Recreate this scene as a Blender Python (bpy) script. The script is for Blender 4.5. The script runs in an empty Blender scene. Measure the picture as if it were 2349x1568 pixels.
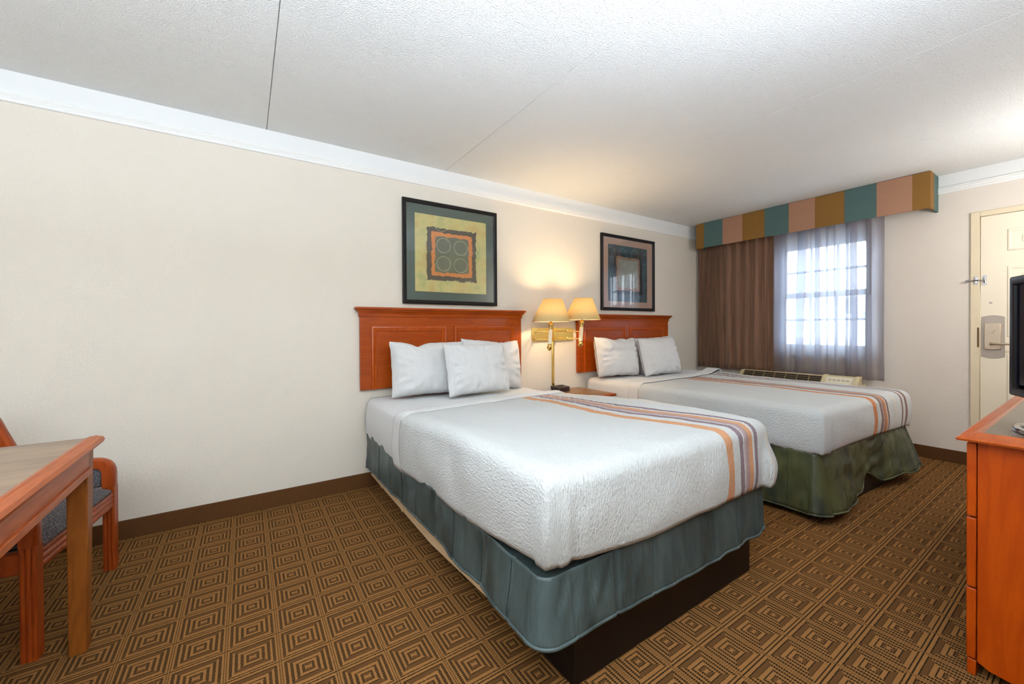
import bpy, bmesh, math, random
from math import sin, cos, pi, sqrt, atan2, exp
from mathutils import Vector, Matrix, noise
random.seed(7)
SC = bpy.context.scene
C = SC.collection

# ------------------------------------------------------------------ helpers
class MB:
    """collects verts / faces (with material slot and uv) into one mesh object"""
    def __init__(s):
        s.v, s.f, s.m, s.uv = [], [], [], {}
    def vert(s, p):
        s.v.append(tuple(p)); return len(s.v) - 1
    def face(s, idx, mat=0):
        s.f.append(tuple(idx)); s.m.append(mat)
    def box(s, x0, x1, y0, y1, z0, z1, mat=0):
        if x0 > x1: x0, x1 = x1, x0
        if y0 > y1: y0, y1 = y1, y0
        if z0 > z1: z0, z1 = z1, z0
        b = len(s.v)
        for z in (z0, z1):
            for x, y in ((x0, y0), (x1, y0), (x1, y1), (x0, y1)): s.v.append((x, y, z))
        for q in ((3, 2, 1, 0), (4, 5, 6, 7), (0, 1, 5, 4), (1, 2, 6, 5), (2, 3, 7, 6), (3, 0, 4, 7)):
            s.face([b + i for i in q], mat)
        return s
    def loft(s, rings, close=True, cap=True, mat=0):
        b = len(s.v); n = len(rings[0])
        for r in rings: s.v.extend(tuple(p) for p in r)
        m = n if close else n - 1
        for i in range(len(rings) - 1):
            for j in range(m):
                k = (j + 1) % n
                s.face((b + i*n + j, b + i*n + k, b + (i+1)*n + k, b + (i+1)*n + j), mat)
        if cap and close:
            s.face([b + j for j in range(n)][::-1], mat)
            s.face([b + (len(rings)-1)*n + j for j in range(n)], mat)
        return s
    def tube(s, path, r, n=10, cap=True, mat=0):
        path = [Vector(p) for p in path]; rings = []
        up = Vector((0, 0, 1)); prev = None
        for i, p in enumerate(path):
            t = (path[min(i+1, len(path)-1)] - path[max(i-1, 0)]).normalized()
            a = prev if prev is not None else (up if abs(t.z) < .9 else Vector((1, 0, 0)))
            a = (a - t*a.dot(t)).normalized(); prev = a
            bb = t.cross(a)
            rr = r[i] if isinstance(r, (list, tuple)) else r
            rings.append([p + a*cos(2*pi*k/n)*rr + bb*sin(2*pi*k/n)*rr for k in range(n)])
        return s.loft(rings, True, cap, mat)
    def sweep(s, path, sec, side, mat=0):
        """sweep a 2-D section (a,b): a along 'side' vector, b along side x tangent"""
        path = [Vector(p) for p in path]; rings = []
        side = Vector(side).normalized()
        for i, p in enumerate(path):
            t = (path[min(i+1, len(path)-1)] - path[max(i-1, 0)]).normalized()
            nb = side.cross(t).normalized()
            rings.append([p + side*a + nb*b for a, b in sec])
        return s.loft(rings, True, True, mat)
    def lathe(s, prof, c, n=28, cap=True, mat=0):
        rings = [[(c[0] + r*cos(2*pi*k/n), c[1] + r*sin(2*pi*k/n), c[2] + z) for k in range(n)] for r, z in prof]
        return s.loft(rings, True, cap, mat)
    def prism(s, poly, axis, a, b, mat=0):
        def P(u, w, t):
            return {'x': (t, u, w), 'y': (u, t, w), 'z': (u, w, t)}[axis]
        return s.loft([[P(u, w, a) for u, w in poly], [P(u, w, b) for u, w in poly]], True, True, mat)
    def grid(s, fn, nu, nv, mat=0, uvfn=None):
        b = len(s.v)
        for i in range(nu + 1):
            for j in range(nv + 1):
                s.v.append(tuple(fn(i/nu, j/nv)))
                if uvfn: s.uv[len(s.v)-1] = uvfn(i/nu, j/nv)
        for i in range(nu):
            for j in range(nv):
                a = b + i*(nv+1) + j
                s.face((a, a + nv + 1, a + nv + 2, a + 1), mat)
        return s
    def frame(s, x0, x1, z0, z1, prof, y0=0.0, mat=0, plane='xz'):
        """mitred rectangular frame; prof = closed list of (inset, out)"""
        def P(a, b, o):
            return (a, y0 - o, b) if plane == 'xz' else (y0 - o, a, b)
        rings = []
        for (ca, cb) in ((0, 0), (1, 0), (1, 1), (0, 1), (0, 0)):
            r = []
            for ins, o in prof:
                a = x0 + ins if ca == 0 else x1 - ins
                b = z0 + ins if cb == 0 else z1 - ins
                r.append(P(a, b, o))
            rings.append(r)
        return s.loft(rings, True, False, mat)
    def build(s, name, mats, parent=None, smooth=None, bevel=0, seg=2, weld=True, solid=0, sub=0):
        me = bpy.data.meshes.new(name)
        me.from_pydata(s.v, [], s.f)
        if not isinstance(mats, (list, tuple)): mats = [mats]
        for m in mats: me.materials.append(m)
        for p, mi in zip(me.polygons, s.m): p.material_index = mi
        if s.uv:
            ul = me.uv_layers.new(name='UVMap')
            for l in me.loops: ul.data[l.index].uv = s.uv.get(l.vertex_index, (0, 0))
        bm = bmesh.new(); bm.from_mesh(me)
        if weld: bmesh.ops.remove_doubles(bm, verts=bm.verts, dist=1e-5)
        bmesh.ops.recalc_face_normals(bm, faces=bm.faces)
        bm.to_mesh(me); bm.free()
        o = bpy.data.objects.new(name, me); C.objects.link(o)
        if parent: o.parent = parent
        if smooth is not None:
            for p in me.polygons: p.use_smooth = True
            if smooth < 180: me.set_sharp_from_angle(angle=math.radians(smooth))
        if solid:
            md = o.modifiers.new('solid', 'SOLIDIFY'); md.thickness = solid; md.offset = 0
        if bevel:
            md = o.modifiers.new('bevel', 'BEVEL'); md.width = bevel; md.segments = seg
            md.limit_method = 'ANGLE'; md.angle_limit = math.radians(35)
            if smooth is None:
                for p in me.polygons: p.use_smooth = True
                me.set_sharp_from_angle(angle=math.radians(50))
        if sub:
            md = o.modifiers.new('sub', 'SUBSURF'); md.levels = sub; md.render_levels = sub
        return o

def tag(o, label, cat, group=None):
    o['label'] = label; o['category'] = cat
    if group: o['group'] = group
    return o
def thing(name, label, cat, loc=(0, 0, 0), rz=0, group=None):
    o = bpy.data.objects.new(name, None); C.objects.link(o)
    o.location = loc; o.rotation_euler = (0, 0, rz); o.empty_display_size = .1
    return tag(o, label, cat, group)
def struct(o):
    o['kind'] = 'structure'; return o
def sstep(a, b, x):
    if a == b: return float(x > a)
    t = max(0, min(1, (x-a)/(b-a))); return t*t*(3-2*t)
def nz(*p):
    return noise.noise(Vector(p))

# ------------------------------------------------------------------ materials
def srgb(r, g, b):
    f = lambda c: (c/255/12.92) if c/255 <= .04045 else ((c/255+.055)/1.055)**2.4
    return (f(r), f(g), f(b), 1)
class NT:
    def __init__(s, name):
        s.m = bpy.data.materials.new(name); s.m.use_nodes = True
        s.t = s.m.node_tree; s.n = s.t.nodes; s.b = s.n['Principled BSDF']; s.out = s.n['Material Output']
    def new(s, typ, **kw):
        n = s.n.new(typ)
        for k, v in kw.items(): setattr(n, k, v)
        return n
    def link(s, a, b): s.t.links.new(a, b)
    def val(s, sock, v):
        if isinstance(v, bpy.types.NodeSocket): s.link(v, sock)
        else: sock.default_value = v
    def math(s, op, a, b=0, c=None):
        n = s.new('ShaderNodeMath', operation=op)
        s.val(n.inputs[0], a); s.val(n.inputs[1], b)
        if c is not None: s.val(n.inputs[2], c)
        return n.outputs[0]
    def mix(s, f, a, b):
        n = s.new('ShaderNodeMix', data_type='RGBA')
        s.val(n.inputs[0], f); s.val(n.inputs[6], a); s.val(n.inputs[7], b)
        return n.outputs[2]
    def ramp(s, f, stops, interp='LINEAR'):
        n = s.new('ShaderNodeValToRGB'); n.color_ramp.interpolation = interp
        e = n.color_ramp.elements
        while len(e) < len(stops): e.new(.5)
        for i, (p, c) in enumerate(stops): e[i].position = p; e[i].color = c
        s.link(f, n.inputs[0]); return n.outputs[0]
    def coord(s, kind='Object', scale=(1, 1, 1), loc=(0, 0, 0), rot=(0, 0, 0)):
        tc = s.new('ShaderNodeTexCoord'); mp = s.new('ShaderNodeMapping')
        s.link(tc.outputs[kind], mp.inputs[0])
        mp.inputs['Scale'].default_value = scale; mp.inputs['Location'].default_value = loc
        mp.inputs['Rotation'].default_value = rot
        return mp.outputs[0]
    def noise(s, vec, scale, detail=3, rough=.5, dist=0):
        n = s.new('ShaderNodeTexNoise'); s.link(vec, n.inputs['Vector'])
        n.inputs['Scale'].default_value = scale; n.inputs['Detail'].default_value = detail
        n.inputs['Roughness'].default_value = rough; n.inputs['Distortion'].default_value = dist
        return n.outputs['Fac']
    def bump(s, h, strength=.3, dist=.002):
        n = s.new('ShaderNodeBump'); s.link(h, n.inputs['Height'])
        n.inputs['Strength'].default_value = strength; n.inputs['Distance'].default_value = dist
        s.link(n.outputs[0], s.b.inputs['Normal']); return n.outputs[0]
    def set(s, **kw):
        for k, v in kw.items(): s.val(s.b.inputs[k.replace('_', ' ')], v)
        return s

def plain(name, col, rough=.5, metal=0, **kw):
    t = NT(name); t.set(Base_Color=col, Roughness=rough, Metallic=metal, **kw)
    return t.m
def speckled(name, col, rough=.5, amt=.08, scale=30, metal=0, bump=0, bs=200):
    t = NT(name); v = t.coord()
    d = tuple(c*(1-amt*2) for c in col[:3]) + (1,)
    t.set(Base_Color=t.mix(t.noise(v, scale), d, col), Roughness=rough, Metallic=metal)
    if bump: t.bump(t.noise(v, bs, 2), bump, .001)
    return t.m
def plaster(name, col, bscale, strength, dist, amt=.02):
    t = NT(name); v = t.coord()
    d = tuple(c*(1-amt*2) for c in col[:3]) + (1,)
    t.set(Base_Color=t.mix(t.noise(v, 2.0), d, col), Roughness=.75)
    t.b.inputs['Specular IOR Level'].default_value = .25
    a = t.noise(v, bscale, 3, .55, .3)
    t.bump(a, strength, dist); return t.m
def wood(name, light, dark, axis='x', rough=.32, scale=1.0):
    t = NT(name)
    st = {'x': (1, 9, 9), 'y': (9, 1, 9), 'z': (9, 9, 1)}[axis]
    v = t.coord('Object', tuple(c*scale for c in st))
    big = t.noise(v, 1.4, 2, .5, 1.2)
    fine = t.noise(t.coord('Object', tuple(c*scale*5 for c in st)), 6, 4, .6)
    w = t.math('ADD', t.math('MULTIPLY', t.math('SINE', t.math('MULTIPLY', big, 34)), .22), .5)
    f = t.math('ADD', t.math('MULTIPLY', w, .55), t.math('MULTIPLY', fine, .45))
    t.set(Base_Color=t.ramp(f, [(.15, dark), (.8, light)]), Roughness=rough)
    t.b.inputs['Coat Weight'].default_value = .12; t.b.inputs['Coat Roughness'].default_value = .2; t.b.inputs['Specular IOR Level'].default_value = .3
    t.bump(fine, .06, .001); return t.m

M = {}
M['wall'] = plaster('wall_paint', srgb(222, 214, 201), 85, .55, .0035)
M['wallB'] = plaster('wall_paint_end', srgb(224, 214, 202), 85, .5, .003)
M['white'] = plaster('white_paint', srgb(231, 232, 231), 90, .25, .002)
M['trim'] = plain('trim_white', srgb(236, 236, 233), .45)
M['ceiling'] = plaster('popcorn', srgb(240, 240, 237), 150, 1.0, .007)
M['door'] = speckled('door_paint', srgb(236, 224, 200), .4, .03, 3)
M['jamb'] = speckled('jamb_paint', srgb(226, 210, 178), .45, .05, 3)
M['base'] = speckled('carpet_base', srgb(100, 60, 18), .95, .25, 120, bump=.5, bs=400)
M['head'] = wood('headboard_wood', srgb(168, 74, 8), srgb(136, 48, 2), 'x')
M['headv'] = wood('headboard_stile', srgb(180, 80, 12), srgb(148, 54, 3), 'z')
M['table'] = wood('table_wood', srgb(178, 92, 40), srgb(138, 60, 20), 'y', .42)
M['tleg'] = wood('table_leg_wood', srgb(150, 84, 26), srgb(116, 58, 12), 'z', .5)
M['chairw'] = wood('chair_wood', srgb(170, 74, 22), srgb(118, 42, 8), 'z', .38)
M['dress'] = wood('dresser_wood', srgb(192, 78, 2), srgb(158, 52, 0), 'z', .38, .8)
M['dressh'] = wood('dresser_edge', srgb(190, 92, 34), srgb(158, 62, 14), 'x', .3)
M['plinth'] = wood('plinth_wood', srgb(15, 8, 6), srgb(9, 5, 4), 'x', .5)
M['rail'] = speckled('rail_pine', srgb(206, 176, 138), .6, .06, 12)
M['brass'] = plain('brass', (.83, .60, .20, 1), .2, 1.0)
M['chrome'] = plain('chrome', (.55, .55, .58, 1), .15, 1.0)
M['nickel'] = plain('satin_nickel', (.60, .49, .37, 1), .42, 1.0)
M['nickeld'] = plain('dull_plate', (.46, .40, .34, 1), .5, 1.0)
M['cream'] = plain('cream_sleeve', srgb(236, 226, 196), .45)
M['black'] = plain('black_frame', srgb(13, 10, 11), .4, 0, Specular_IOR_Level=.28)
M['tvb'] = plain('tv_bezel', srgb(8, 8, 13), .3, 0, Specular_IOR_Level=.25)
M['screen'] = plain('tv_screen', (.004, .004, .012, 1), .12)
M['clock'] = plain('clock_plastic', srgb(34, 28, 24), .35)
M['clockd'] = plain('clock_display', srgb(58, 22, 24), .2)
M['bulb'] = None
M['beige'] = speckled('ac_beige', srgb(206, 190, 150), .5, .04, 8)
M['dark'] = plain('dark_gap', srgb(26, 21, 20), .7)
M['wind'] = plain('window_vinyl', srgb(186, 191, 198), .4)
M['wand'] = plain('curtain_wand', srgb(120, 112, 118), .3)

def mk_carpet():
    t = NT('carpet_pattern')
    tc = t.new('ShaderNodeTexCoord'); sp = t.new('ShaderNodeSeparateXYZ'); t.link(tc.outputs['Object'], sp.inputs[0])
    px, py = .1585, .1542
    cu = t.math('FRACT', t.math('ADD', t.math('DIVIDE', t.math('ADD', sp.outputs[0], -.091), px), 20.0))
    cv = t.math('FRACT', t.math('ADD', t.math('DIVIDE', t.math('ADD', sp.outputs[1], .964), py), 40.0))
    a = t.math('ABSOLUTE', t.math('SUBTRACT', cu, .5)); b = t.math('ABSOLUTE', t.math('SUBTRACT', cv, .5))
    v = tc.outputs['Object']
    wob = t.math('MULTIPLY', t.math('SUBTRACT', t.noise(v, 260, 2), .5), .03)
    a = t.math('ADD', a, wob); b = t.math('ADD', b, wob)
    isx = t.math('GREATER_THAN', a, b)
    tan, brown, blk, dk = srgb(158, 110, 60), srgb(100, 66, 35), srgb(12, 9, 4), srgb(66, 44, 22)
    # bars running along x (front / back quarters of each square)
    cvw = t.math('ADD', cv, wob)
    lin = t.ramp(cvw, [(0, blk), (.014, tan), (.062, blk), (.085, tan), (.165, dk), (.18, brown), (.272, blk), (.295, tan), (.365, blk), (.385, brown), (.46, tan), (.53, brown), (.60, blk), (.62, tan),
                      (.69, blk), (.712, tan), (.79, dk), (.805, brown), (.90, blk), (.922, tan), (.986, blk)], 'CONSTANT')
    # dotted bars (left / right quarters)
    dots = t.ramp(t.math('ABSOLUTE', t.math('SUBTRACT', t.math('FRACT', t.math('MULTIPLY', cv, 20.0)), .5)), [(0, (1, 1, 1, 1)), (.34, (.35, .35, .35, 1))], 'CONSTANT')
    bar = t.ramp(a, [(0, tan), (.065, blk), (.12, tan), (.165, blk), (.225, tan), (.27, blk), (.33, tan), (.375, blk), (.432, tan), (.466, dk), (.486, tan)], 'CONSTANT')
    barr = t.mix(t.math('MULTIPLY', dots, 1.0), tan, bar)
    col = t.mix(isx, lin, barr)
    pile = t.noise(v, 420, 2, .7)
    col = t.mix(t.math('MULTIPLY', t.math('SUBTRACT', 1.0, pile), .5), col, srgb(58, 40, 20))
    big = t.noise(v, 1.6, 2)
    col = t.mix(t.math('MULTIPLY', big, .15), col, srgb(110, 76, 40))
    t.set(Base_Color=col, Roughness=.95); t.b.inputs['Specular IOR Level'].default_value = .1
    lum = t.new('ShaderNodeRGBToBW'); t.link(col, lum.inputs[0])
    t.bump(t.math('ADD', t.math('MULTIPLY', lum.outputs[0], 1.5), pile), .5, .003)
    return t.m
M['carpet'] = mk_carpet()

def mk_laminate(name, light, dark, axis):
    t = NT(name)
    v = t.coord('Object', {'x': (1.2, 7, 7), 'y': (7, 1.2, 7)}[axis])
    t.set(Base_Color=t.ramp(t.noise(v, 2.2, 4, .55), [(.3, dark), (.72, light)]), Roughness=.32)
    return t.m
M['lam'] = mk_laminate('table_laminate', srgb(150, 124, 100), srgb(108, 86, 68), 'x')
M['lamd'] = mk_laminate('dresser_laminate', srgb(112, 92, 76), srgb(82, 66, 54), 'x')
M['lamn'] = mk_laminate('nightstand_laminate', srgb(146, 106, 58), srgb(116, 80, 38), 'x')

def mk_linen(name, col, stripes=True):
    t = NT(name); v = t.coord('Object')
    t.set(Base_Color=col, Roughness=.85); t.b.inputs['Specular IOR Level'].default_value = .15
    t.b.inputs['Sheen Weight'].default_value = .15
    w = t.new('ShaderNodeTexWave', bands_direction='X'); t.link(v, w.inputs[0]); w.inputs['Scale'].default_value = 34
    w.inputs['Distortion'].default_value = .3
    h = t.math('ADD', t.math('MULTIPLY', w.outputs['Fac'], .6 if stripes else 0), t.math('MULTIPLY', t.noise(v, 14, 3), 1.2))
    t.bump(h, .28, .004); return t.m
M['linen'] = mk_linen('white_linen', srgb(207, 207, 207))
M['sheet'] = mk_linen('white_sheet', srgb(205, 205, 205))

def mk_spread(name, u0, drift=.09, pal=None):
    """seersucker coverlet; uv in metres, stripes run along the bed, pattern starts at u0"""
    t = NT(name)
    uv = t.new('ShaderNodeUVMap'); uv.uv_map = 'UVMap'
    sp = t.new('ShaderNodeSeparateXYZ'); t.link(uv.outputs[0], sp.inputs[0])
    u, vv = sp.outputs[0], sp.outputs[1]
    vec = uv.outputs[0]
    jag = t.math('MULTIPLY', t.math('SUBTRACT', t.noise(vec, 95, 2), .5), .010)
    wav = t.math('MULTIPLY', t.math('SUBTRACT', t.noise(vec, 3.2, 1), .5), .05)
    # stripe drift: patchier near the head end of the bed (v = distance from the head)
    head = t.new('ShaderNodeMapRange'); t.link(vv, head.inputs[0])
    head.inputs[1].default_value = -1.75; head.inputs[2].default_value = -.75; head.inputs[3].default_value = 0; head.inputs[4].default_value = 1
    blk = t.math('MULTIPLY', t.math('SUBTRACT', t.noise(t.coord('UV', (8, 26, 1)), 1.0, 1), .5), t.math('MULTIPLY', head.outputs[0], .055))
    dr = t.new('ShaderNodeMapRange', interpolation_type='SMOOTHSTEP'); t.link(vv, dr.inputs[0])
    dr.inputs[1].default_value = -2.1; dr.inputs[2].default_value = -1.35; dr.inputs[3].default_value = 0; dr.inputs[4].default_value = drift
    wav = t.math('ADD', wav, dr.outputs[0])
    p = t.math('ADD', t.math('ADD', t.math('SUBTRACT', u, u0), jag), t.math('ADD', wav, blk))
    W = srgb(196, 198, 197); ORANGE, PURPLE, PINK, MAUVE = pal or (srgb(198, 138, 92), srgb(124, 102, 112), srgb(168, 146, 148), srgb(160, 128, 122))
    st = [(0, W), (.10, ORANGE), (.158, W), (.212, PURPLE), (.247, W), (.255, PINK), (.272, MAUVE), (.290, ORANGE), (.318, W), (.334, PURPLE), (.358, W),
          (.47, srgb(228, 196, 150)), (.478, W), (.60, PURPLE), (.630, W), (.668, PURPLE), (.706, W)]
    col = t.ramp(p, st, 'CONSTANT')
    weave = t.noise(t.coord('UV', (160, 300, 1)), 1.0, 2)
    col = t.mix(t.math('MULTIPLY', weave, .22), col, W)
    t.set(Base_Color=col, Roughness=.85); t.b.inputs['Specular IOR Level'].default_value = .12
    puck = t.noise(t.coord('UV', (165, 62, 1)), 1.0, 1, .5, .25)
    puck2 = t.noise(t.coord('UV', (90, 190, 1)), 1.0, 2)
    t.bump(t.math('ADD', puck, t.math('MULTIPLY', puck2, .3)), .7, .007)
    return t.m

def mk_satin(name, a, b):
    t = NT(name); v = t.coord('Object')
    n1 = t.noise(t.coord('Object', (1, 1, .35)), 7, 3, .6, .6)
    th = t.noise(t.coord('Object', (1, 1, .06)), 260, 2)
    n1 = t.math('SMOOTH_MIN', t.math('MAXIMUM', t.math('MULTIPLY', t.math('SUBTRACT', n1, .32), 2.4), 0.0), 1.0, .1)
    col = t.mix(t.math('ADD', t.math('MULTIPLY', n1, .8), t.math('MULTIPLY', th, .25)), a, b)
    t.set(Base_Color=col, Roughness=.42); t.b.inputs['Specular IOR Level'].default_value = .45
    wr = t.noise(t.coord('Object', (9, 9, 2.2), (0, 0, 0), (.5, .4, 0)), 1.6, 3, .55, .8)
    t.bump(t.math('ADD', wr, t.math('MULTIPLY', th, .03)), .4, .02); return t.m
M['skirt1'] = mk_satin('skirt_satin', srgb(36, 47, 47), srgb(82, 98, 98))
M['skirt2'] = mk_satin('skirt_satin_olive_sheen', srgb(30, 40, 42), srgb(96, 98, 58))  # olive patches paint golden sheen highlights into the dark satin's colour
M['thread'] = plain('skirt_thread', srgb(28, 38, 38), .7)

def mk_curtain():
    t = NT('brown_drape'); v = t.coord('Object', (1, 1, .04))
    n = t.noise(v, 45, 3, .6)
    t.set(Base_Color=t.ramp(n, [(.25, srgb(102, 70, 50)), (.75, srgb(150, 108, 80))]), Roughness=.6)
    t.b.inputs['Sheen Weight'].default_value = .3
    tr = t.new('ShaderNodeBsdfTranslucent'); tr.inputs[0].default_value = srgb(150, 110, 100)
    mx = t.new('ShaderNodeMixShader'); mx.inputs[0].default_value = .10
    t.link(t.b.outputs[0], mx.inputs[1]); t.link(tr.outputs[0], mx.inputs[2]); t.link(mx.outputs[0], t.out.inputs[0])
    return t.m
M['drape'] = mk_curtain()
def mk_sheer():
    t = NT('sheer_voile'); v = t.coord('Object', (1, 1, .02))
    n = t.noise(v, 300, 2)
    t.set(Base_Color=t.mix(n, srgb(122, 88, 68), srgb(160, 130, 112)), Roughness=.8)
    tr = t.new('ShaderNodeBsdfTranslucent'); tr.inputs[0].default_value = srgb(212, 224, 240)
    tp = t.new('ShaderNodeBsdfTransparent')
    m1 = t.new('ShaderNodeMixShader'); m1.inputs[0].default_value = .55
    t.link(t.b.outputs[0], m1.inputs[1]); t.link(tr.outputs[0], m1.inputs[2])
    m2 = t.new('ShaderNodeMixShader')
    t.link(t.math('ADD', t.math('MULTIPLY', n, .12), .29), m2.inputs[0])
    t.link(m1.outputs[0], m2.inputs[1]); t.link(tp.outputs[0], m2.inputs[2]); t.link(m2.outputs[0], t.out.inputs[0])
    return t.m
M['sheer'] = mk_sheer()
def mk_fabric(name, col, k=.75):
    t = NT(name); v = t.coord('Object')
    n = t.noise(v, 330, 2); big = t.noise(v, 9, 2)
    d = tuple(c*k for c in col[:3]) + (1,)
    t.set(Base_Color=t.mix(t.math('ADD', t.math('MULTIPLY', n, .7), t.math('MULTIPLY', big, .3)), d, col), Roughness=.8)
    t.bump(n, .2, .001); return t.m
M['vgold'] = mk_fabric('valance_gold', srgb(144, 102, 40))
M['vteal'] = mk_fabric('valance_teal', srgb(82, 110, 107))
M['vtan'] = mk_fabric('valance_tan', srgb(178, 132, 104))
M['vback'] = mk_fabric('valance_lining', srgb(226, 218, 200))
def mk_tweed():
    t = NT('charcoal_tweed'); v = t.coord('Object')
    n = t.noise(v, 230, 3, .7)
    t.set(Base_Color=t.ramp(n, [(.38, srgb(38, 36, 46)), (.5, srgb(74, 72, 84)), (.66, srgb(150, 138, 120))]), Roughness=.9)
    t.bump(n, .5, .003); return t.m
M['tweed'] = mk_tweed()
def mk_shade():
    t = NT('lamp_shade_fabric')
    t.set(Base_Color=srgb(238, 214, 152), Roughness=.8)
    tr = t.new('ShaderNodeBsdfTranslucent'); tr.inputs[0].default_value = srgb(250, 226, 150)
    mx = t.new('ShaderNodeMixShader'); mx.inputs[0].default_value = .28
    t.link(t.b.outputs[0], mx.inputs[1]); t.link(tr.outputs[0], mx.inputs[2]); t.link(mx.outputs[0], t.out.inputs[0])
    return t.m
M['shade'] = mk_shade()
def mk_glass(name, rough=.0, tint=1.0):
    t = NT(name)
    gl = t.new('ShaderNodeBsdfGlossy'); gl.inputs['Roughness'].default_value = rough
    tp = t.new('ShaderNodeBsdfTransparent')
    lw = t.new('ShaderNodeLayerWeight'); lw.inputs[0].default_value = .5
    mx = t.new('ShaderNodeMixShader')
    t.link(t.math('ADD', t.math('MULTIPLY', t.math('POWER', lw.outputs['Facing'], 5.0), .93), .07), mx.inputs[0]); t.link(tp.outputs[0], mx.inputs[1]); t.link(gl.outputs[0], mx.inputs[2])
    t.link(mx.outputs[0], t.out.inputs[0]); return t.m
M['glass'] = mk_glass('picture_glass'); M['pane'] = mk_glass('window_glass')

def mk_art(name, kind, cx, cz, w, h):
    """abstract nested squares, centred on (cx,cz) in object space"""
    t = NT(name)
    tc = t.new('ShaderNodeTexCoord'); sp = t.new('ShaderNodeSeparateXYZ'); t.link(tc.outputs['Object'], sp.inputs[0])
    v = tc.outputs['Object']
    rag = t.math('MULTIPLY', t.math('SUBTRACT', t.noise(v, 30, 5, .75), .5), .085)
    X = t.math('DIVIDE', t.math('SUBTRACT', sp.outputs[0], cx), w/2); Z = t.math('DIVIDE', t.math('SUBTRACT', sp.outputs[2], cz), h/2)
    d = t.math('ADD', t.math('MAXIMUM', t.math('ABSOLUTE', X), t.math('ABSOLUTE', Z)), t.math('MULTIPLY', rag, 2.0))
    cl = t.noise(v, 7, 4, .6)
    if kind == 1:
        bg = t.ramp(cl, [(.3, srgb(188, 158, 88)), (.5, srgb(198, 186, 116)), (.7, srgb(158, 164, 102))])
        ins = t.ramp(cl, [(.3, srgb(74, 80, 62)), (.7, srgb(106, 112, 84))])
        dk, orr = srgb(66, 56, 36), srgb(204, 124, 48); b0, b1, b2 = .47, .57, .69
        cen = [(-.24, .24), (.24, .22), (-.24, -.24), (.24, -.25), (-.92, .3), (-.9, -.35), (.9, .62), (.5, -.85), (-.3, .8), (.1, -.86), (.92, -.3)]
    else:
        bg = t.ramp(cl, [(.3, srgb(34, 52, 62)), (.7, srgb(62, 92, 104))])
        ins = t.ramp(cl, [(.3, srgb(126, 120, 108)), (.7, srgb(150, 158, 146))])
        dk, orr = srgb(26, 36, 46), srgb(140, 110, 92); b0, b1, b2 = .5, .6, .74
        cen = [(-.85, .72), (-.3, .7), (.35, .72), (.88, .6)]
    def ge(th):
        return t.math('GREATER_THAN', d, th)
    col = t.mix(ge(b0), ins, orr); col = t.mix(ge(b1), col, dk); col = t.mix(ge(b2), col, bg)
    ringc = None
    for (qx, qz) in cen:
        r = t.math('SQRT', t.math('ADD', t.math('POWER', t.math('ABSOLUTE', t.math('SUBTRACT', X, qx)), 2), t.math('POWER', t.math('ABSOLUTE', t.math('SUBTRACT', Z, qz)), 2)))
        k = t.math('LESS_THAN', t.math('ABSOLUTE', t.math('SUBTRACT', r, .19)), .012)
        ringc = k if ringc is None else t.math('MAXIMUM', ringc, k)
    col = t.mix(t.math('MULTIPLY', ringc, t.math('MULTIPLY', t.noise(v, 24, 3), .75)), col, srgb(196, 190, 150) if kind == 1 else srgb(120, 150, 150))
    t.set(Base_Color=col, Roughness=.7); return t.m

# ------------------------------------------------------------------ room dimensions
H = 2.44; XB = 4.983; XL = -2.75; YD = -3.43
# ---- structure
f = MB().box(XL-.1, XB+.1, YD-.1, .1, -.06, 0).build('floor', M['carpet']); struct(f)
cm = MB(); xs = [XL-.1, -1.12, .124, 1.37, 2.658, 3.93, XB+.1]
for a, b in zip(xs[:-1], xs[1:]):
    cm.box(a + (.0012 if a > XL else 0), b - (.0012 if b < XB else 0), YD-.1, .1, H, H+.02)
cm.box(XL-.1, XB+.1, YD-.1, .1, H+.02, H+.05)
struct(cm.build('ceiling', M['ceiling'], bevel=.002))
w = MB(); ZR = 2.285
w.box(XL-.1, XB+.1, 0, .1, 0, ZR, 0); w.box(XL-.1, XB+.1, 0, .1, ZR, H, 1)
struct(w.build('wall_back', [M['wall'], M['white']], weld=False))
# window wall with openings
WY0, WY1, WZ0, WZ1 = -1.755, -.90, .885, 2.07
DY0, DY1, DZ = -3.33, -2.365, 2.08
w = MB()
def bwall(y0, y1, z0, z1):
    if z0 < ZR: w.box(XB, XB+.14, y0, y1, z0, min(z1, ZR), 0)
    if z1 > ZR: w.box(XB, XB+.14, y0, y1, max(z0, ZR), z1, 1)
bwall(WY1, 0, 0, H); bwall(WY0, WY1, 0, WZ0); bwall(WY0, WY1, WZ1, H); bwall(DY1, WY0, 0, H); bwall(DY0, DY1, DZ, H); bwall(YD, DY0, 0, H)
struct(w.build('wall_right', [M['wallB'], M['white']], weld=False))
struct(MB().box(XL-.1, XB+.14, YD-.1, YD, 0, H).build('wall_front', M['wall']))
struct(MB().box(XL-.1, XL, YD, 0, 0, H).build('wall_left', M['wall']))
# carpet baseboards
def baseb(name, pts):
    m = MB()
    for (x0, x1, y0, y1) in pts: m.box(x0, x1, y0, y1, 0, .104)
    return struct(m.build(name, M['base'], bevel=.003))
baseb('baseboard_back', [(XL, XB, -.012, 0)])
baseb('baseboard_right', [(XB-.012, XB, DY1, -.012)])
# picture rails
def rail_prof(): return [(0, 0), (.012, .004), (.016, .016), (.010, .022), (.018, .034), (.012, .046), (.016, .052), (0, .056)]
m = MB(); m.loft([[(x, -o, ZR-.004+z) for o, z in rail_prof()] for x in (XL, XB)])
struct(m.build('trim_1', M['trim'], smooth=30))
m = MB(); m.loft([[(XB-o, y, ZR-.004+z) for o, z in rail_prof()] for y in (YD, -.016)])
struct(m.build('trim_2', M['trim'], smooth=30))

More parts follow.
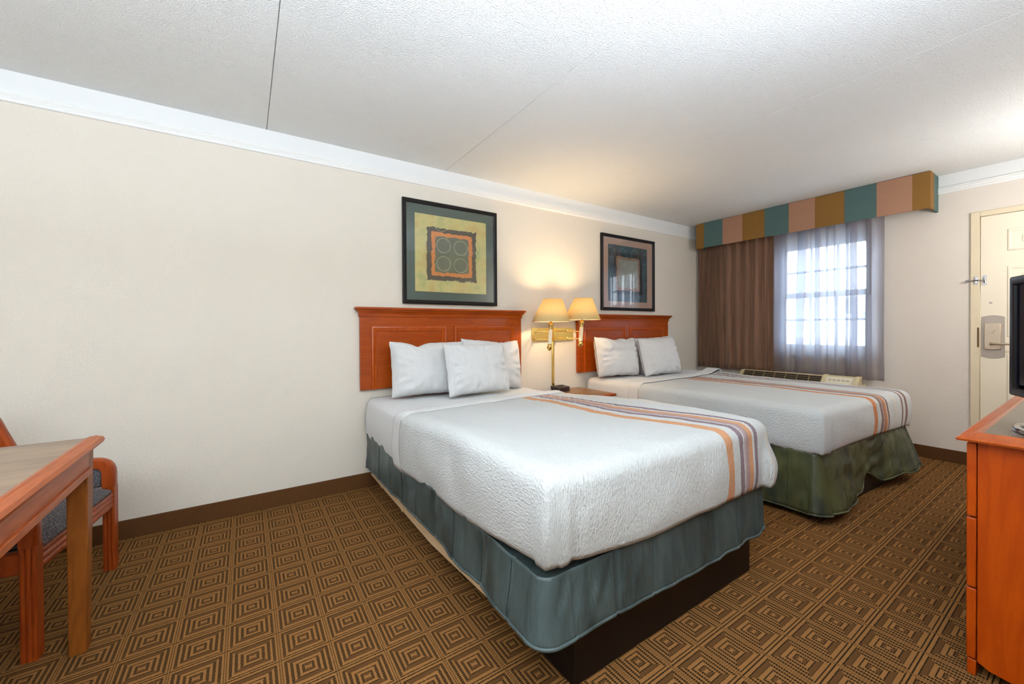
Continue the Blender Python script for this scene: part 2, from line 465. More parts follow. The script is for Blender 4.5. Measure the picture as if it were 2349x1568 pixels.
# ---- door
m = MB()
m.box(XB-.014, XB+.14, DY1-.052, DY1, 0, DZ); m.box(XB-.014, XB+.14, DY0, DY0+.052, 0, DZ); m.box(XB-.014, XB+.14, DY0+.052, DY1-.052, DZ-.042, DZ)
m.box(XB+.075, XB+.14, DY1-.072, DY1-.052, 0, DZ-.042)
tr3 = struct(m.build('trim_3', M['jamb'], bevel=.004))
dy1 = DY1-.055; dy0 = DY0+.055
d = MB().box(XB-.006, XB+.038, dy0, dy1, .006, DZ-.045).build('door_1', M['door'], bevel=.002); struct(d)
def dpanel(y0, y1, z0, z1):
    m = MB(); X = XB-.006
    prof = [(0, -.001), (.006, .006), (.020, .006), (.028, -.001)]
    m.frame(y0, y1, z0, z1, prof, X, plane='yz')
    prof2 = [(0, -.001), (.02, .006), (.026, .006)]
    m.box(X-.005, X+.002, y0+.075, y1-.075, z0+.062, z1-.062)
    return m.build('panel_moulding', M['door'], d, bevel=.004)
for (z0, z1) in ((1.738, 1.914), (1.06, 1.622), (.20, .93)):
    dpanel(-2.885, -2.555, z0, z1); dpanel(-3.235, -2.935, z0, z1)
X = XB-.006
def archplate(x0, x1, y0, y1, z0, z1, rise):
    pts = [(y0, z0), ]
    n = 8
    poly = [(y0+(y1-y0)*i/n, z0-rise*sin(pi*i/n)) for i in range(n+1)] + [(y1-(y1-y0)*i/n, z1+rise*sin(pi*i/n)) for i in range(n+1)]
    return MB().prism(poly, 'x', x0, x1)
lp = archplate(X-.003, X, -2.547, -2.425, .905, 1.225, .013).build('lock_plate', M['nickeld'], d, bevel=.001)
lb = archplate(X-.028, X-.003, -2.529, -2.443, .968, 1.17, .006).build('lock_body', M['nickel'], d, bevel=.003)
MB().tube([(X-.028, -2.487, 1.118), (X-.046, -2.487, 1.118)], .011, 14).box(X-.052, X-.04, -2.492, -2.482, 1.095, 1.125).build('thumb_turn', M['nickel'], lb, smooth=40)
MB().tube([(X-.028, -2.482, 1.012), (X-.06, -2.482, 1.012), (X-.066, -2.50, 1.012), (X-.066, -2.60, 1.010)], [.014, .011, .010, .008], 12).build('lever_handle', M['nickel'], lb, smooth=50)
MB().tube([(X, -2.475, 1.337), (X-.003, -2.475, 1.337)], .008, 14).build('peephole', M['nickeld'], d, smooth=40)
m = MB().box(X-.003, X, -2.453, -2.430, 1.485, 1.56); m.tube([(X-.004, -2.44, 1.505), (X-.018, -2.44, 1.522), (X-.004, -2.44, 1.54)], .005, 8)
m.build('latch_plate', M['chrome'], d, smooth=40)
m = MB(); XJ = XB-.014
m.box(XJ-.004, XJ, -2.408, -2.385, 1.49, 1.555); m.tube([(XJ-.008, -2.396, 1.50), (XJ-.008, -2.396, 1.545)], .007, 10); m.tube([(XJ-.010, -2.43, 1.522), (XJ-.016, -2.395, 1.524), (XJ-.014, -2.36, 1.522)], .0055, 8); m.tube([(XJ-.014, -2.366, 1.522), (XJ-.014, -2.345, 1.522)], [.011, .010], 10)
tag(m.build('door_guard', M['chrome'], None, smooth=40), 'small chrome swing bar door guard on the cream door frame', 'door guard')
m = MB().box(XJ-.002, XJ, -2.414, -2.404, .98, 1.14)
m.build('strike_plate', speckled('worn_brown_metal', srgb(120, 90, 60), .5, .2, 60, .6), tr3)['label'] = 'worn brown strike plate'

# ---- window
def mk_window():
    X0 = XB+.045
    fr = MB()
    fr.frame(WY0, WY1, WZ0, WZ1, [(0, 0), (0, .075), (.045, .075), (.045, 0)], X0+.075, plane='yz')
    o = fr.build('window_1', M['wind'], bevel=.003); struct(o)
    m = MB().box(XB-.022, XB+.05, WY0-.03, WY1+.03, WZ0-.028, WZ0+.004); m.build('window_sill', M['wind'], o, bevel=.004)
    y0, y1 = WY0+.045, WY1-.055
    zm = 1.493
    for nm, x, z0, z1 in (('sash', X0+.040, zm-.029, WZ1-.045), ('sash', X0+.012, WZ0+.045, zm+.029)):
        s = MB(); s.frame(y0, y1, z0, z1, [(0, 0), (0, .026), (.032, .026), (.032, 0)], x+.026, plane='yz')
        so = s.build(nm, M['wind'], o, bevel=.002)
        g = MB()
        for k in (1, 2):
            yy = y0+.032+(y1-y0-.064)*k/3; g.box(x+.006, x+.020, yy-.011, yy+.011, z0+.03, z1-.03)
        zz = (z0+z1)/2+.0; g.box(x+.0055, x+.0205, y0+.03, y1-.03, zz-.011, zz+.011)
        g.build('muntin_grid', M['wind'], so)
        MB().box(x+.0125, x+.0135, y0+.03, y1-.03, z0+.03, z1-.03).build('pane', M['pane'], so)
mk_window()
# outside: pale lot and a low building across it, bleached by daylight
g = MB().box(XB+.2, 60, -40, 40, -.35, -.3).build('ground', plain('pale_concrete', srgb(205, 205, 205), .9)); struct(g)
tag(MB().box(38, 44, -30, 8, -.3, 2.2).prism([(-31, 2.2), (9, 2.2), (8, 3.4), (-30, 3.4)], 'x', 37.5, 44.5).build('building', plain('pale_building', srgb(170, 176, 190), .8)), 'low pale building far across the lot beyond the window', 'building')

# ------------------------------------------------------------------ curtains and valance
def px_poly(pts, zfun, z0, z1, nz_, X):
    pass
def make_drape():
    m = MB(); y0, y1 = -.035, -.925
    def fn(a, b):
        z = .648 + (2.32-.648)*b
        k = (15*a if a < .33 else 4.95+8.5*(a-.33)) + .30*nz(a*5, b*.6, 3)
        amp = (.026-.012*sstep(.25, .6, a)) * (1-.25*b)
        y = y0 + (y1-y0)*a*(1 - .0*b) + .012*sin(2*pi*k+1)
        x = 4.895 + amp*sin(2*pi*k) + .008*nz(a*22, b*1.5, 1)
        z += .01*nz(a*6, 0, 5)*(1-b)
        return (x, y, z)
    m.grid(fn, 260, 26)
    o = m.build('drape', M['drape'], None, smooth=180, solid=.003, weld=False)
    tag(o, 'brown pleated drape drawn to the left of the window', 'curtain')
    return o
make_drape()
def make_sheer():
    m = MB()
    # plan path of the cloth: y stations with S-folds (three layers over a narrow band)
    st = [(-.90, .0)]
    def fold(ya, yb, d=.020):
        st.extend([(yb, .004), (yb-.004, d*.5), (ya+.004, d*.55), (ya, d), (yb+.002, d*1.05), (yb-.012, .004)])
    fold(-.935, -1.03, .03); fold(-1.138, -1.215); fold(-1.311, -1.349, .022); fold(-1.40, -1.407, .012); fold(-1.47, -1.478, .014); fold(-1.562, -1.581, .018); fold(-1.602, -1.642, .024); fold(-1.722, -1.752, .03)
    st.extend([(-1.79, .004), (-1.842, .006), (-1.845, .009), (-1.80, .011)])
    # resample
    pts = []
    for i in range(len(st)-1):
        a, b = st[i], st[i+1]; L = abs(a[0]-b[0]); n = max(2, int(L/.012))
        for k in range(n): pts.append((a[0]+(b[0]-a[0])*k/n, a[1]+(b[1]-a[1])*k/n))
    pts.append(st[-1]); N = len(pts)-1
    def fn(a, b):
        y, x = pts[round(a*N)]
        z = .668 - .022*sstep(-.95, -1.84, y) + (2.30-.668)*b
        lean = (.06*(1-b) - .03) if -1.26 < y < -1.08 else (.05*(1-b)*exp(-((y+1.66)/.05)**2)*-.5)
        y2 = y + lean*.6 + .012*nz(y*9, b*2.5, 2)*(1-b)
        return (4.925 - x*1.6 - .012*sin(y*46+b) - .012*nz(y*7, b*2, 8), y2, z + .006*nz(y*12, 1, 1)*(1-b))
    m.grid(fn, N, 24)
    o = m.build('sheer_curtain', M['sheer'], None, smooth=180, weld=False)
    tag(o, 'translucent brown sheer curtain hanging over the window', 'curtain')
    h = MB()
    def fh(a, b):
        p = fn(a, 0); return (p[0]-.003, p[1], p[2] + .028*b)
    h.grid(fh, N, 2); h.build('hem', M['sheer'], o, smooth=180, weld=False)
make_sheer()
tag(MB().tube([(4.875, -1.757, 1.45), (4.872, -1.757, 2.2)], .005, 8).build('curtain_wand', M['wand'], None, smooth=60), 'thin grey curtain wand hanging at the right of the sheer curtain', 'curtain wand')
def make_valance():
    m = MB(); X0 = 4.72; y0, y1 = -.109, -2.18; Z0 = 2.132; Z1 = 2.436
    b = [y0, -.214, -.443, -.672, -.906, -1.139, -1.371, -1.606, -1.838, -2.07, y1]
    cols = [0, 1, 2, 0, 1, 2, 0, 1, 2, 0]
    for a, c, k in zip(b[:-1], b[1:], cols): m.box(X0, X0+.018, a, c, Z0, Z1, k)
    for yy in (y0, y1+.018):
        m.box(X0+.018, X0+.12, yy-.018, yy, Z0, Z1, 0); m.box(X0+.12, XB-.001, yy-.018, yy, Z0, Z1, 1)
    m.box(X0+.018, X0+.021, y1+.018, y0-.018, Z0+.002, Z1, 3)
    m.box(X0+.03, XB-.001, y1+.018, y0-.018, Z1-.02, Z1, 3)
    o = m.build('window_valance', [M['vgold'], M['vteal'], M['vtan'], M['vback']], weld=False)
    md = o.modifiers.new('b', 'BEVEL'); md.width = .002; md.limit_method = 'ANGLE'
    tag(o, 'box valance striped gold, teal and tan above the window', 'valance')
make_valance()

# ------------------------------------------------------------------ air conditioner
ac = thing('air_conditioner', 'beige through-wall air conditioner unit under the sheer curtain', 'air conditioner', (4.86, -1.16, 0))
m = MB(); a0, a1 = -.54, .54
body = [(-.13, .18), (-.13, .585), (-.065, .662), (.0, .664), (.0, .60), (.11, .60), (.11, .18)]
m.loft([[(x, y, z) for x, z in body] for y in (a0, a1)]); m.build('body', M['beige'], ac, bevel=.004)
def slope(t, o): return (-.13+.065*t-.76*o, .585+.077*t+.65*o)
m = MB(); m.loft([[(slope(t, o)[0], y, slope(t, o)[1]) for t, o in ((.06, .0), (.06, .002), (.94, .002), (.94, .0))] for y in (-.25, a1-.045)]); m.build('grille_well', M['dark'], ac)
m = MB()
for k in range(5):
    t = .06+.88*k/4
    m.loft([[(slope(q, o)[0], y, slope(q, o)[1]) for q, o in ((t-.018, .001), (t-.018, .005), (t+.018, .005), (t+.018, .001))] for y in (-.25, a1-.045)])
for k in range(8):
    yy = -.25+.1064*k
    m.loft([[(slope(q, o)[0], y, slope(q, o)[1]) for q, o in ((.04, .001), (.04, .0065), (.96, .0065), (.96, .001))] for y in (yy-.003, yy+.003)])
m.build('grille', speckled('grille_bronze', srgb(150, 124, 84), .5, .05, 10), ac)
m = MB()
pr = [(-.140, .575), (-.142, .600), (-.072, .676), (.0, .678), (.0, .66), (-.062, .655)]
m.loft([[(x, y, z) for x, z in pr] for y in (-.285, -.255)]); m.loft([[(x, y, z) for x, z in pr] for y in (-.545, -.505)]); m.box(-.045, .0, -.505, -.285, .655, .672)
m.build('control_frame', M['beige'], ac, bevel=.004)
m = MB(); m.loft([[(slope(t, o)[0], y, slope(t, o)[1]) for t, o in ((.02, .0), (.02, .004), (.98, .004), (.98, .0))] for y in (-.505, -.285)]); m.build('control_panel', plain('ac_panel', srgb(222, 212, 188), .4), ac)
m = MB()
for k in range(5): m.lathe([(.010, 0), (.009, .005)], (slope(.6, .003)[0], -.32-.035*k, slope(.6, .003)[1]), 12)
m.build('button', plain('ac_button', srgb(150, 140, 124), .5), ac)
MB().box(-.10, .11, -.50, .50, 0, .18).build('sub_base', M['beige'], ac, bevel=.004)

# ------------------------------------------------------------------ headboards
def make_headboard(x0, x1, zt, zb, label):
    cx = (x0+x1)/2; hw = (x1-x0)/2
    t = thing('headboard', label, 'headboard', (cx, 0, zb), 0, 'wall mounted wooden headboards')
    h = zt-zb; zc = h-.066
    MB().box(-hw, hw, -.034, -.002, 0, zc).build('back_panel', M['head'], t, bevel=.002)
    prof = [(-.012, zc-.004), (.006, zc-.004), (.008, zc+.012), (.004, zc+.014), (.012, zc+.030), (.022, zc+.040), (.022, zc+.046), (.032, zc+.048), (.036, zc+.057), (.032, h), (-.012, h)]
    m = MB(); rings = []
    for q in ((-1, 0), (-1, 1), (1, 1), (1, 0)):
        rings.append([((hw+o)*q[0], (-.034-o) if q[1] else -.002, z) for o, z in prof])
    m.loft(rings); m.build('crown_moulding', M['head'], t, bevel=.0015)
    pr = [(0, -.001), (.004, .010), (.014, .013), (.030, .006), (.038, .006), (.042, -.001)]
    pt = zc-.07
    for a, b in ((-hw+.075, -.035), (.035, hw-.075)):
        m = MB(); m.frame(a, b, -.06, pt, pr, -.034)
        # moulding runs off the lower edge of the board: clip below zero
        o = m.build('panel_moulding', M['headv'], t, smooth=40)
        bm = bmesh.new(); bm.from_mesh(o.data)
        bmesh.ops.bisect_plane(bm, geom=bm.verts[:]+bm.edges[:]+bm.faces[:], plane_co=(0, 0, .001), plane_no=(0, 0, -1), clear_outer=True)
        bm.to_mesh(o.data); bm.free()
    return t
make_headboard(.684, 2.09, 1.312, .712, 'orange-brown wooden headboard with two panels behind the nearer bed')
make_headboard(2.79, 4.255, 1.295, .702, 'reddish wooden headboard with two panels behind the bed by the window')

# ------------------------------------------------------------------ pictures
def make_picture(x0, x1, z0, z1, mat, art, artrect, label, tilt):
    cx, cz = (x0+x1)/2, (z0+z1)/2
    t = thing('framed_picture', label, 'picture', (cx, 0, cz), 0, 'black framed pictures above the headboards')
    w, h = (x1-x0)/2, (z1-z0)/2
    m = MB(); m.frame(-w, w, -h, h, [(0, .003), (0, .026), (.006, .031), (.022, .027), (.032, .016), (.032, .003)], 0)
    m.build('frame', M['black'], t, smooth=35)
    MB().box(-w+.028, w-.028, -.012, -.004, -h+.028, h-.028).build('mat_board', mat, t)
    a = artrect
    MB().box(a[0]-cx, a[1]-cx, -.0135, -.011, a[2]-cz, a[3]-cz).build('artwork', art, t)
    MB().box(-w+.03, w-.03, -.0185, -.0170, -h+.03, h-.03).build('glass', M['glass'], t)
    return t
a1 = (1.102, 1.738, 1.447, 2.058); p1 = (1.003, 1.842, 1.348, 2.160)
make_picture(*p1, speckled('green_mat', srgb(54, 78, 68), .7, .04, 40), mk_art('art_squares', 1, 1.42-(p1[0]+p1[1])/2, 1.752-(p1[2]+p1[3])/2, .636, .611), a1,
             'framed abstract of an orange square on gold with a green mat above the nearer bed', 0)
a2 = (3.247, 3.89, 1.44, 2.056); p2 = (3.139, 4.017, 1.342, 2.160)
make_picture(*p2, speckled('tan_mat', srgb(176, 150, 136), .7, .04, 40), mk_art('art_teal', 2, 3.568-(p2[0]+p2[1])/2, 1.748-(p2[2]+p2[3])/2, .643, .616), a2,
             'framed teal abstract with a tan mat above the bed by the window', 0)

# ------------------------------------------------------------------ wall lamp
wl = thing('wall_lamp', 'brass double swing-arm wall lamp with two lit shades between the beds', 'lamp', (2.49, 0, 1.09))
MB().box(-.257, .257, -.012, -.001, -.064, .064).build('back_plate', M['brass'], wl, bevel=.003)
for q0, q1 in ((-.257, -.235), (-.012, .04)): MB().box(q0, q1, -.034, -.012, -.066, .066).build('bracket', M['brass'], wl, bevel=.003)
m = MB().box(-.020, .006, -.016, -.001, -.53, -.064); m.build('cord_cover', M['brass'], wl, bevel=.004)
def swing(p0, pe, pp, up=0.0):
    """arm pair from the bracket p0 through the elbow pe to the post pp (all relative to the lamp)"""
    m = MB()
    for dz in (.034, -.034):
        m.tube([(p0[0], p0[1], dz), (pe[0], pe[1], dz)], .0055, 10)
        m.tube([(pe[0], pe[1], dz-.002), (pp[0], pp[1], dz-.006)], .0055, 10)
        m.lathe([(.004, -.012), (.0085, -.008), (.0085, .008), (.004, .012)], (pe[0], pe[1], dz), 12)
    a = m.build('swing_arm', M['brass'], wl, smooth=50)
    x, y = pp[0], pp[1]
    oct_ = 8
    MB().lathe([(.017, -.075), (.0185, -.072), (.0185, .055), (.017, .058)], (x, y, -.005), 8).build('lamp_post', M['cream'], a)
    m = MB()
    m.lathe([(.004, -.132), (.010, -.128), (.022, -.112), (.024, -.100), (.018, -.092), (.018, -.080), (.020, -.076), (.017, -.074)], (x, y, -.005), 20)
    m.build('finial', M['brass'], a, smooth=40); m = MB()
    m.lathe([(.018, .057), (.019, .062), (.018, .070), (.021, .085), (.026, .100), (.024, .108), (.014, .112), (.012, .15)], (x, y, -.005), 20)
    m.build('brass_cap', M['brass'], a, smooth=40)
    s = MB(); n = 48; zb, zt = .125, .325
    s.lathe([(.170, zb), (.084, zt)], (x, y, -.005), n, cap=False)
    so = s.build('lamp_shade', M['shade'], a, smooth=60, solid=.002)
    stm = plain('shade_trim', srgb(214, 186, 150), .7)
    for rad, zz in ((.170, zb), (.084, zt)):
        MB().tube([(x+rad*cos(2*pi*k/40), y+rad*sin(2*pi*k/40), zz-.005) for k in range(41)], .003, 6, False).build('shade_trim', stm, a, smooth=60)
    bl = plain('bulb_glass', srgb(255, 244, 220), .4, Emission_Color=(1, .72, .36, 1), Emission_Strength=8.0)
    MB().lathe([(.012, .145), (.014, .16), (.028, .195), (.030, .215), (.020, .240), (.004, .246)], (x, y, -.005), 16).build('bulb', bl, a, smooth=60)
    for ob in a.children:
        for v in ob.data.vertices:
            v.co.x += .09*v.co.z; v.co.z += up
    L = bpy.data.lights.new('bulb_light', 'POINT'); L.energy = LAMP_W; L.color = (1, .72, .40); L.shadow_soft_size = .035
    lo = bpy.data.objects.new('bulb_light', L); C.objects.link(lo); lo.parent = a; lo.location = (x+.02, y, .245+up)
LAMP_W = 15.0
swing((-.246, -.030), (-.330, -.155), (2.247-2.49, -.26))
swing((.030, -.030), (.045, -.155), (2.618-2.49, -.26), .02)

# ------------------------------------------------------------------ nightstand and clock
ns = thing('nightstand', 'orange wooden nightstand with brown laminate top between the beds', 'nightstand', (2.51, -.03, 0))
MB().box(-.285, .285, -.44, 0, .06, .53).build('body', M['head'], ns, bevel=.003)
MB().box(-.29, .29, -.455, 0, .545, .557).build('laminate_top', M['lamn'], ns)
m = MB()
ed = [(-.012, .532), (.012, .530), (.020, .540), (.016, .552), (-.001, .5565), (-.012, .5565)]
rings = []
for q in ((-1, 0), (-1, 1), (1, 1), (1, 0)): rings.append([((.291+o)*q[0], (-.456-o) if q[1] else 0, z) for o, z in ed])
m.loft(rings); m.build('top_edge', M['head'], ns, smooth=35)
for z0, z1 in ((.30, .515), (.08, .285)):
    dr = MB().box(-.265, .265, -.455, -.44, z0, z1).build('drawer', M['head'], ns, bevel=.003)
    MB().lathe([(.006, 0), (.006, .01), (.014, .016), (.012, .024)], (0, 0, 0), 14).build('knob', M['brass'], dr, smooth=40)
    dr.children[0].location = (0, -.455, (z0+z1)/2); dr.children[0].rotation_euler = (pi/2, 0, 0)
for sx in (-1, 1):
    for yy in (-.40, -.04): MB().box(sx*.26-.02, sx*.26+.02, yy-.02, yy+.02, 0, .06).build('foot', M['head'], ns)
ck = thing('alarm_clock', 'small black digital alarm clock on the nightstand', 'clock', (2.475, -.125, .5575))
prof = [(-.055, .003), (-.055, .038), (-.048, .045), (.055, .050), (.058, .03), (.045, .003)]
m = MB(); m.loft([[(x, y, z) for y, z in prof] for x in (-.072, .072)]); m.build('case', M['clock'], ck, bevel=.003)
MB().box(-.052, .052, -.0562, -.0552, .010, .034).build('display', M['clockd'], ck)
m = MB().box(-.03, .03, -.01, .01, .0475, .053); m.build('snooze_button', M['clock'], ck, bevel=.001)

# ------------------------------------------------------------------ beds
def shell(W, yh, L, ztop, zbot, r, corner, out=0.0, nx=44, ny=60, nd=14, sides=(True, True), yend=None, foot=True, disp=None, hw=None):
    """cloth over a mattress: top grid plus rounded drop on the sides and foot.
    yh(x): head edge, L: foot y (negative), ztop(x,y), zbot(s,part) bottom height; returns MB with uv in metres"""
    m = MB(); x0, x1 = r-out, W-r+out; yf = L+r-out
    def head(x): return yh(x)
    top = {}
    for i in range(nx+1):
        x = x0+(x1-x0)*i/nx
        for j in range(ny+1):
            ye = yf if foot else yend(x)
            y = head(x)+(ye-head(x))*j/ny
            top[i, j] = (x, y)
            k = m.vert((x, y, ztop(x, y))); m.uv[k] = (x, y)
    for i in range(nx):
        for j in range(ny):
            a = i*(ny+1)+j
            m.face((a, a+ny+1, a+ny+2, a+1))
    # perimeter columns
    cols = []
    if sides[0]: cols += [((x0, top[0, j][1]), (-1, 0), 'L') for j in range(ny+1)]
    if foot:
        na = 10
        cols += [((x0, yf), (-cos(pi/2*k/na), -sin(pi/2*k/na)), 'C0') for k in range(1, na)]
        cols += [((top[i, ny][0], yf), (0, -1), 'F') for i in range(nx+1)]
        cols += [((x1, yf), (sin(pi/2*k/na), -cos(pi/2*k/na)), 'C1') for k in range(1, na)]
    groups = [cols]
    right = [((x1, top[nx, j][1]), (1, 0), 'R') for j in range(ny, -1, -1)]
    if sides[1]:
        if foot: cols += right
        else: groups.append(right)
    for cs in groups:
        if not cs: continue
        b = len(m.v); nr = 6; n = nr+nd
        for (p, nv, part) in cs:
            zt = ztop(*p); zb = zbot(p, part)
            for k in range(n+1):
                if k <= nr:
                    an = pi/2*k/nr; o = r*sin(an); z = zt-r*(1-cos(an)); arc = r*an
                else:
                    q = (k-nr)/nd; z = (zt-r)+(zb-(zt-r))*q; o = r+.009*sin(pi*q)-(.022 if part in ('R',) else .003)*sstep(.86, 1, q); arc = r*pi/2+(zt-r-z)
                if part in ('C0', 'C1'): o *= (1/max(abs(nv[0]), abs(nv[1])))**.8
                P = Vector((p[0]+nv[0]*o, p[1]+nv[1]*o, z))
                if disp and k > 0:
                    dd = disp(p, nv, part, k/n, P); P = P + Vector((nv[0]*dd, nv[1]*dd, 0))
                i = m.vert(P); m.uv[i] = (p[0]+nv[0]*arc, p[1]+nv[1]*arc)
        for c in range(len(cs)-1):
            for k in range(n):
                a = b+c*(n+1)+k
                m.face((a, a+n+1, a+n+2, a+1))
    return m

def skirt(W, L, zt, zb, off, y0=-.02, step=.012, nv=16, thick=.004):
    """strip hanging round the box spring: off(s, v, part) outward offset, zb(part, q) bottom"""
    m = MB(); r = .035
    path = []
    n = int((-L-r+y0)/step)
    for k in range(n+1): path.append((0, y0+(L+r-y0)*k/n, (-1, 0), 'L', k/n))
    for k in range(1, 8): a = pi/2*k/8; path.append((r-r*cos(a), L+r-r*sin(a), (-cos(a), -sin(a)), 'C0', k/8))
    n = int((W-2*r)/step)
    for k in range(n+1): path.append((r+(W-2*r)*k/n, L, (0, -1), 'F', k/n))
    for k in range(1, 8): a = pi/2*k/8; path.append((W-r+r*sin(a), L+r-r*cos(a), (sin(a), -cos(a)), 'C1', k/8))
    n = int((-L-r+y0)/step)
    for k in range(n+1): path.append((W, L+r+(y0-L-r)*k/n, (1, 0), 'R', k/n))
    N = len(path)-1
    def fn(a, b):
        i = round(a*N); x, y, nn, part, q = path[i]
        z1 = zt; z0 = zb(part, q)
        o = off(i*step, b, part, q)
        z = z1+(z0-z1)*b
        return (x+nn[0]*o, y+nn[1]*o, z)
    m.grid(fn, N, nv)
    hem = MB()
    pts = [fn(i/N, 1.0) for i in range(N+1)]
    hem.tube(pts, .0065, 8)
    return m, hem, fn, path

GB = 'double beds along the back wall'
def base_bed(t, W, L, ztop):
    """wooden plinth, box spring and mattress (mostly hidden by the linen)"""
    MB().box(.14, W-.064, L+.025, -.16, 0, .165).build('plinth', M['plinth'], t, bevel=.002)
    m = MB().prism([(-.02, .098), (-.02, .165), (L+.26, .165), (L+.26, .150), (-1.15, .098)], 'x', .020, .045)
    for yy in (-.30, -.72): m.box(.014, .022, yy-.012, yy+.012, .10, .15)
    m.build('side_rail', M['rail'], t, bevel=.002)
    MB().box(.015, W-.015, L+.02, -.02, .17, .40).build('box_spring', speckled('ticking', srgb(210, 208, 200), .8), t, bevel=.02)
    MB().box(.035, W-.035, L+.05, -.02, .402, ztop).build('mattress', speckled('mattress_ticking', srgb(225, 225, 222), .8), t, bevel=.06, seg=4)

# ---- nearer bed: local x 0..W from its left side
def bed_near():
    W, L = 1.32, -2.068; bx, by = .728, -.03
    base = thing('bed', 'nearer double bed with cream side rail and dark wooden plinth', 'bed', (bx, by, 0), 0, GB)
    base_bed(base, W, L, .635)
    def ztop(x, y):
        q = -y/2.1; e = min(x, W-x)
        z = .660 + .048*sstep(.22, .72, q)
        z -= .024*exp(-((y+1.45)/.35)**2)*sstep(0, .35, e)
        z += .012*sstep(.25, .0, e)*sstep(.3, .8, q) - .010*sstep(.9, 1.32, x)*sstep(.5, .2, q) + .006*nz(x*3, y*3, 1) + .003*nz(x*9, y*9, 4)
        return z
    def yh(x): return -.80 + .155*x/W + .012*nz(x*4, 2, 2)
    def zb(p, part):
        s = -p[1]
        if part == 'L': return .352 + .046*sstep(.5, 1.4, s) + .054*sstep(1.5, 2.06, s) + .004*nz(p[1]*6, 1, 1)
        if part == 'R': return .42 + .008*sstep(1.5, 2.08, s)
        if part == 'C0': return .445
        if part == 'C1': return .412
        q = p[0]/W
        return .444 - .033*sstep(0, .35, q)
    def disp(p, nv, part, k, P):
        d = .008*nz(P.x*6, P.y*6, P.z*6) + .003*nz(P.x*20, P.y*20, P.z*9)
        if part == 'F' and k > .25:
            q = p[0]
            d += .007*exp(-((q-.055)/.03)**2)*sstep(.25, .5, k) - .012*exp(-((q-.105)/.022)**2)*sstep(.3, .5, k)
        if part == 'L' and k > .3: d += .003*sin(p[1]*14+2*k)*sstep(.3, 1, k)
        if part in ('C1', 'R'): d += .035*sstep(.35, .8, k)*(1 if part == 'C1' else sstep(-1.6, -2.0, p[1]))
        return d
    m = shell(W, yh, L-.01, ztop, zb, .06, .05, .013, disp=disp)
    o = m.build('bedspread', mk_spread('striped_seersucker', .856), None, smooth=180, solid=.004)
    o.location = (bx, by, 0)
    tag(o, 'white seersucker bedspread with orange and mauve stripes on the nearer bed', 'bedspread', 'striped bedspreads')
    # sheets at the head
    zs = lambda x, y: ztop(x, y)-.008
    m = shell(W, lambda x: -.006, L, zs, lambda p, s: .37, .055, .05, .004, nx=40, ny=24, nd=10, foot=False, yend=lambda x: yh(x)-.06,
              disp=lambda p, nv, part, k, P: .004*nz(P.x*9, P.y*9, P.z*9))
    sh = m.build('bed_sheet', M['sheet'], None, smooth=180, solid=.003); sh.location = (bx, by, 0)
    tag(sh, 'white striped sheet at the head of the nearer bed', 'sheet', 'white bed sheets')
    zf = lambda x, y: ztop(x, y)+.009+.004*sin((y-yh(x))*40)
    m = shell(W, lambda x: yh(x)+.125, L, zf, lambda p, s: .352 if s == 'L' else .43, .064, .05, .008, nx=40, ny=10, nd=12, foot=False, yend=lambda x: yh(x)-.022+.006*nz(x*6, 5, 5),
              disp=lambda p, nv, part, k, P: .006*nz(P.x*8, P.y*8, P.z*8))
    m.build('turned_down_edge', M['sheet'], sh, smooth=180, solid=.008)
    # skirt
    def zbs(part, q):
        if part == 'L': return .163 + .030*sstep(0, .7, q) + .024*sstep(.72, 1, q) + .003*sin(q*40)
        if part == 'C0': return .217
        if part == 'F': return .216 - .028*sin(pi*q*.75)
        if part == 'C1': return .212
        return .200
    def off(s, v, part, q):
        d = .006+.010*v
        if part == 'L':
            d += .010*v*nz(q*9, v*1.5, 2) + .006*nz(q*22+v*3, v*2, 5) - .008*v*sstep(1, .8, q) + .018*sstep(.8, 1, q)*v
            kk = (q*9) % 1; d -= .006*exp(-((kk-.5)/.03)**2)
        if part == 'F':
            # diagonal gathers near the left corner
            g = sstep(.45, .02, q); ph = q*60 + v*5.0
            d += g*.007*sin(ph*1.9)*sin(pi*min(1, v*1.1))*(.6+.4*sin(ph*.7))
            d += .003*sin(ph*.8+2)*sstep(.3, .8, q)*v + .006*nz(q*14, v*2, 1)*v
            kk = (q*6.4+.15) % 1; d -= .006*exp(-((kk-.5)/.02)**2)
            d += .018*exp(-(q/.12)**2)*v
        if part == 'C0': d += .018*v
        if part == 'C1': d += .004
        return d
    m, hem, fn, path = skirt(W, L, .412, zbs, off)
    sk = m.build('bed_skirt', M['skirt1'], None, smooth=180, solid=.004); sk.location = (bx, by, 0)
    tag(sk, 'taut grey-green satin bed skirt round the nearer bed', 'bed skirt', 'satin bed skirts')
    hem.build('piped_hem', M['skirt1'], sk, smooth=60)
    # skirt deck on top of the box spring
    MB().box(.004, W-.004, L+.006, -.02, .4005, .4015).build('skirt_deck', M['skirt1'], sk)
    N = len(path)-1
    for i, p in enumerate(path):
        if p[3] == 'F':
            kk = (p[4]*6.4+.15) % 1
        elif p[3] == 'L': kk = (p[4]*9) % 1
        else: continue
        nxt = path[min(i+1, N)]; k2 = ((nxt[4]*6.4+.15) if p[3] == 'F' else nxt[4]*9) % 1
        if kk < .5 <= k2:
            MB().tube([Vector(fn(i/N, .06+.9*j/10))+Vector((p[2][0]*.002, p[2][1]*.001, 0)) for j in range(11)], .0016, 5).build('seam_stitching', M['thread'], sk, smooth=60)
    return ztop, bx, by
bed_near()

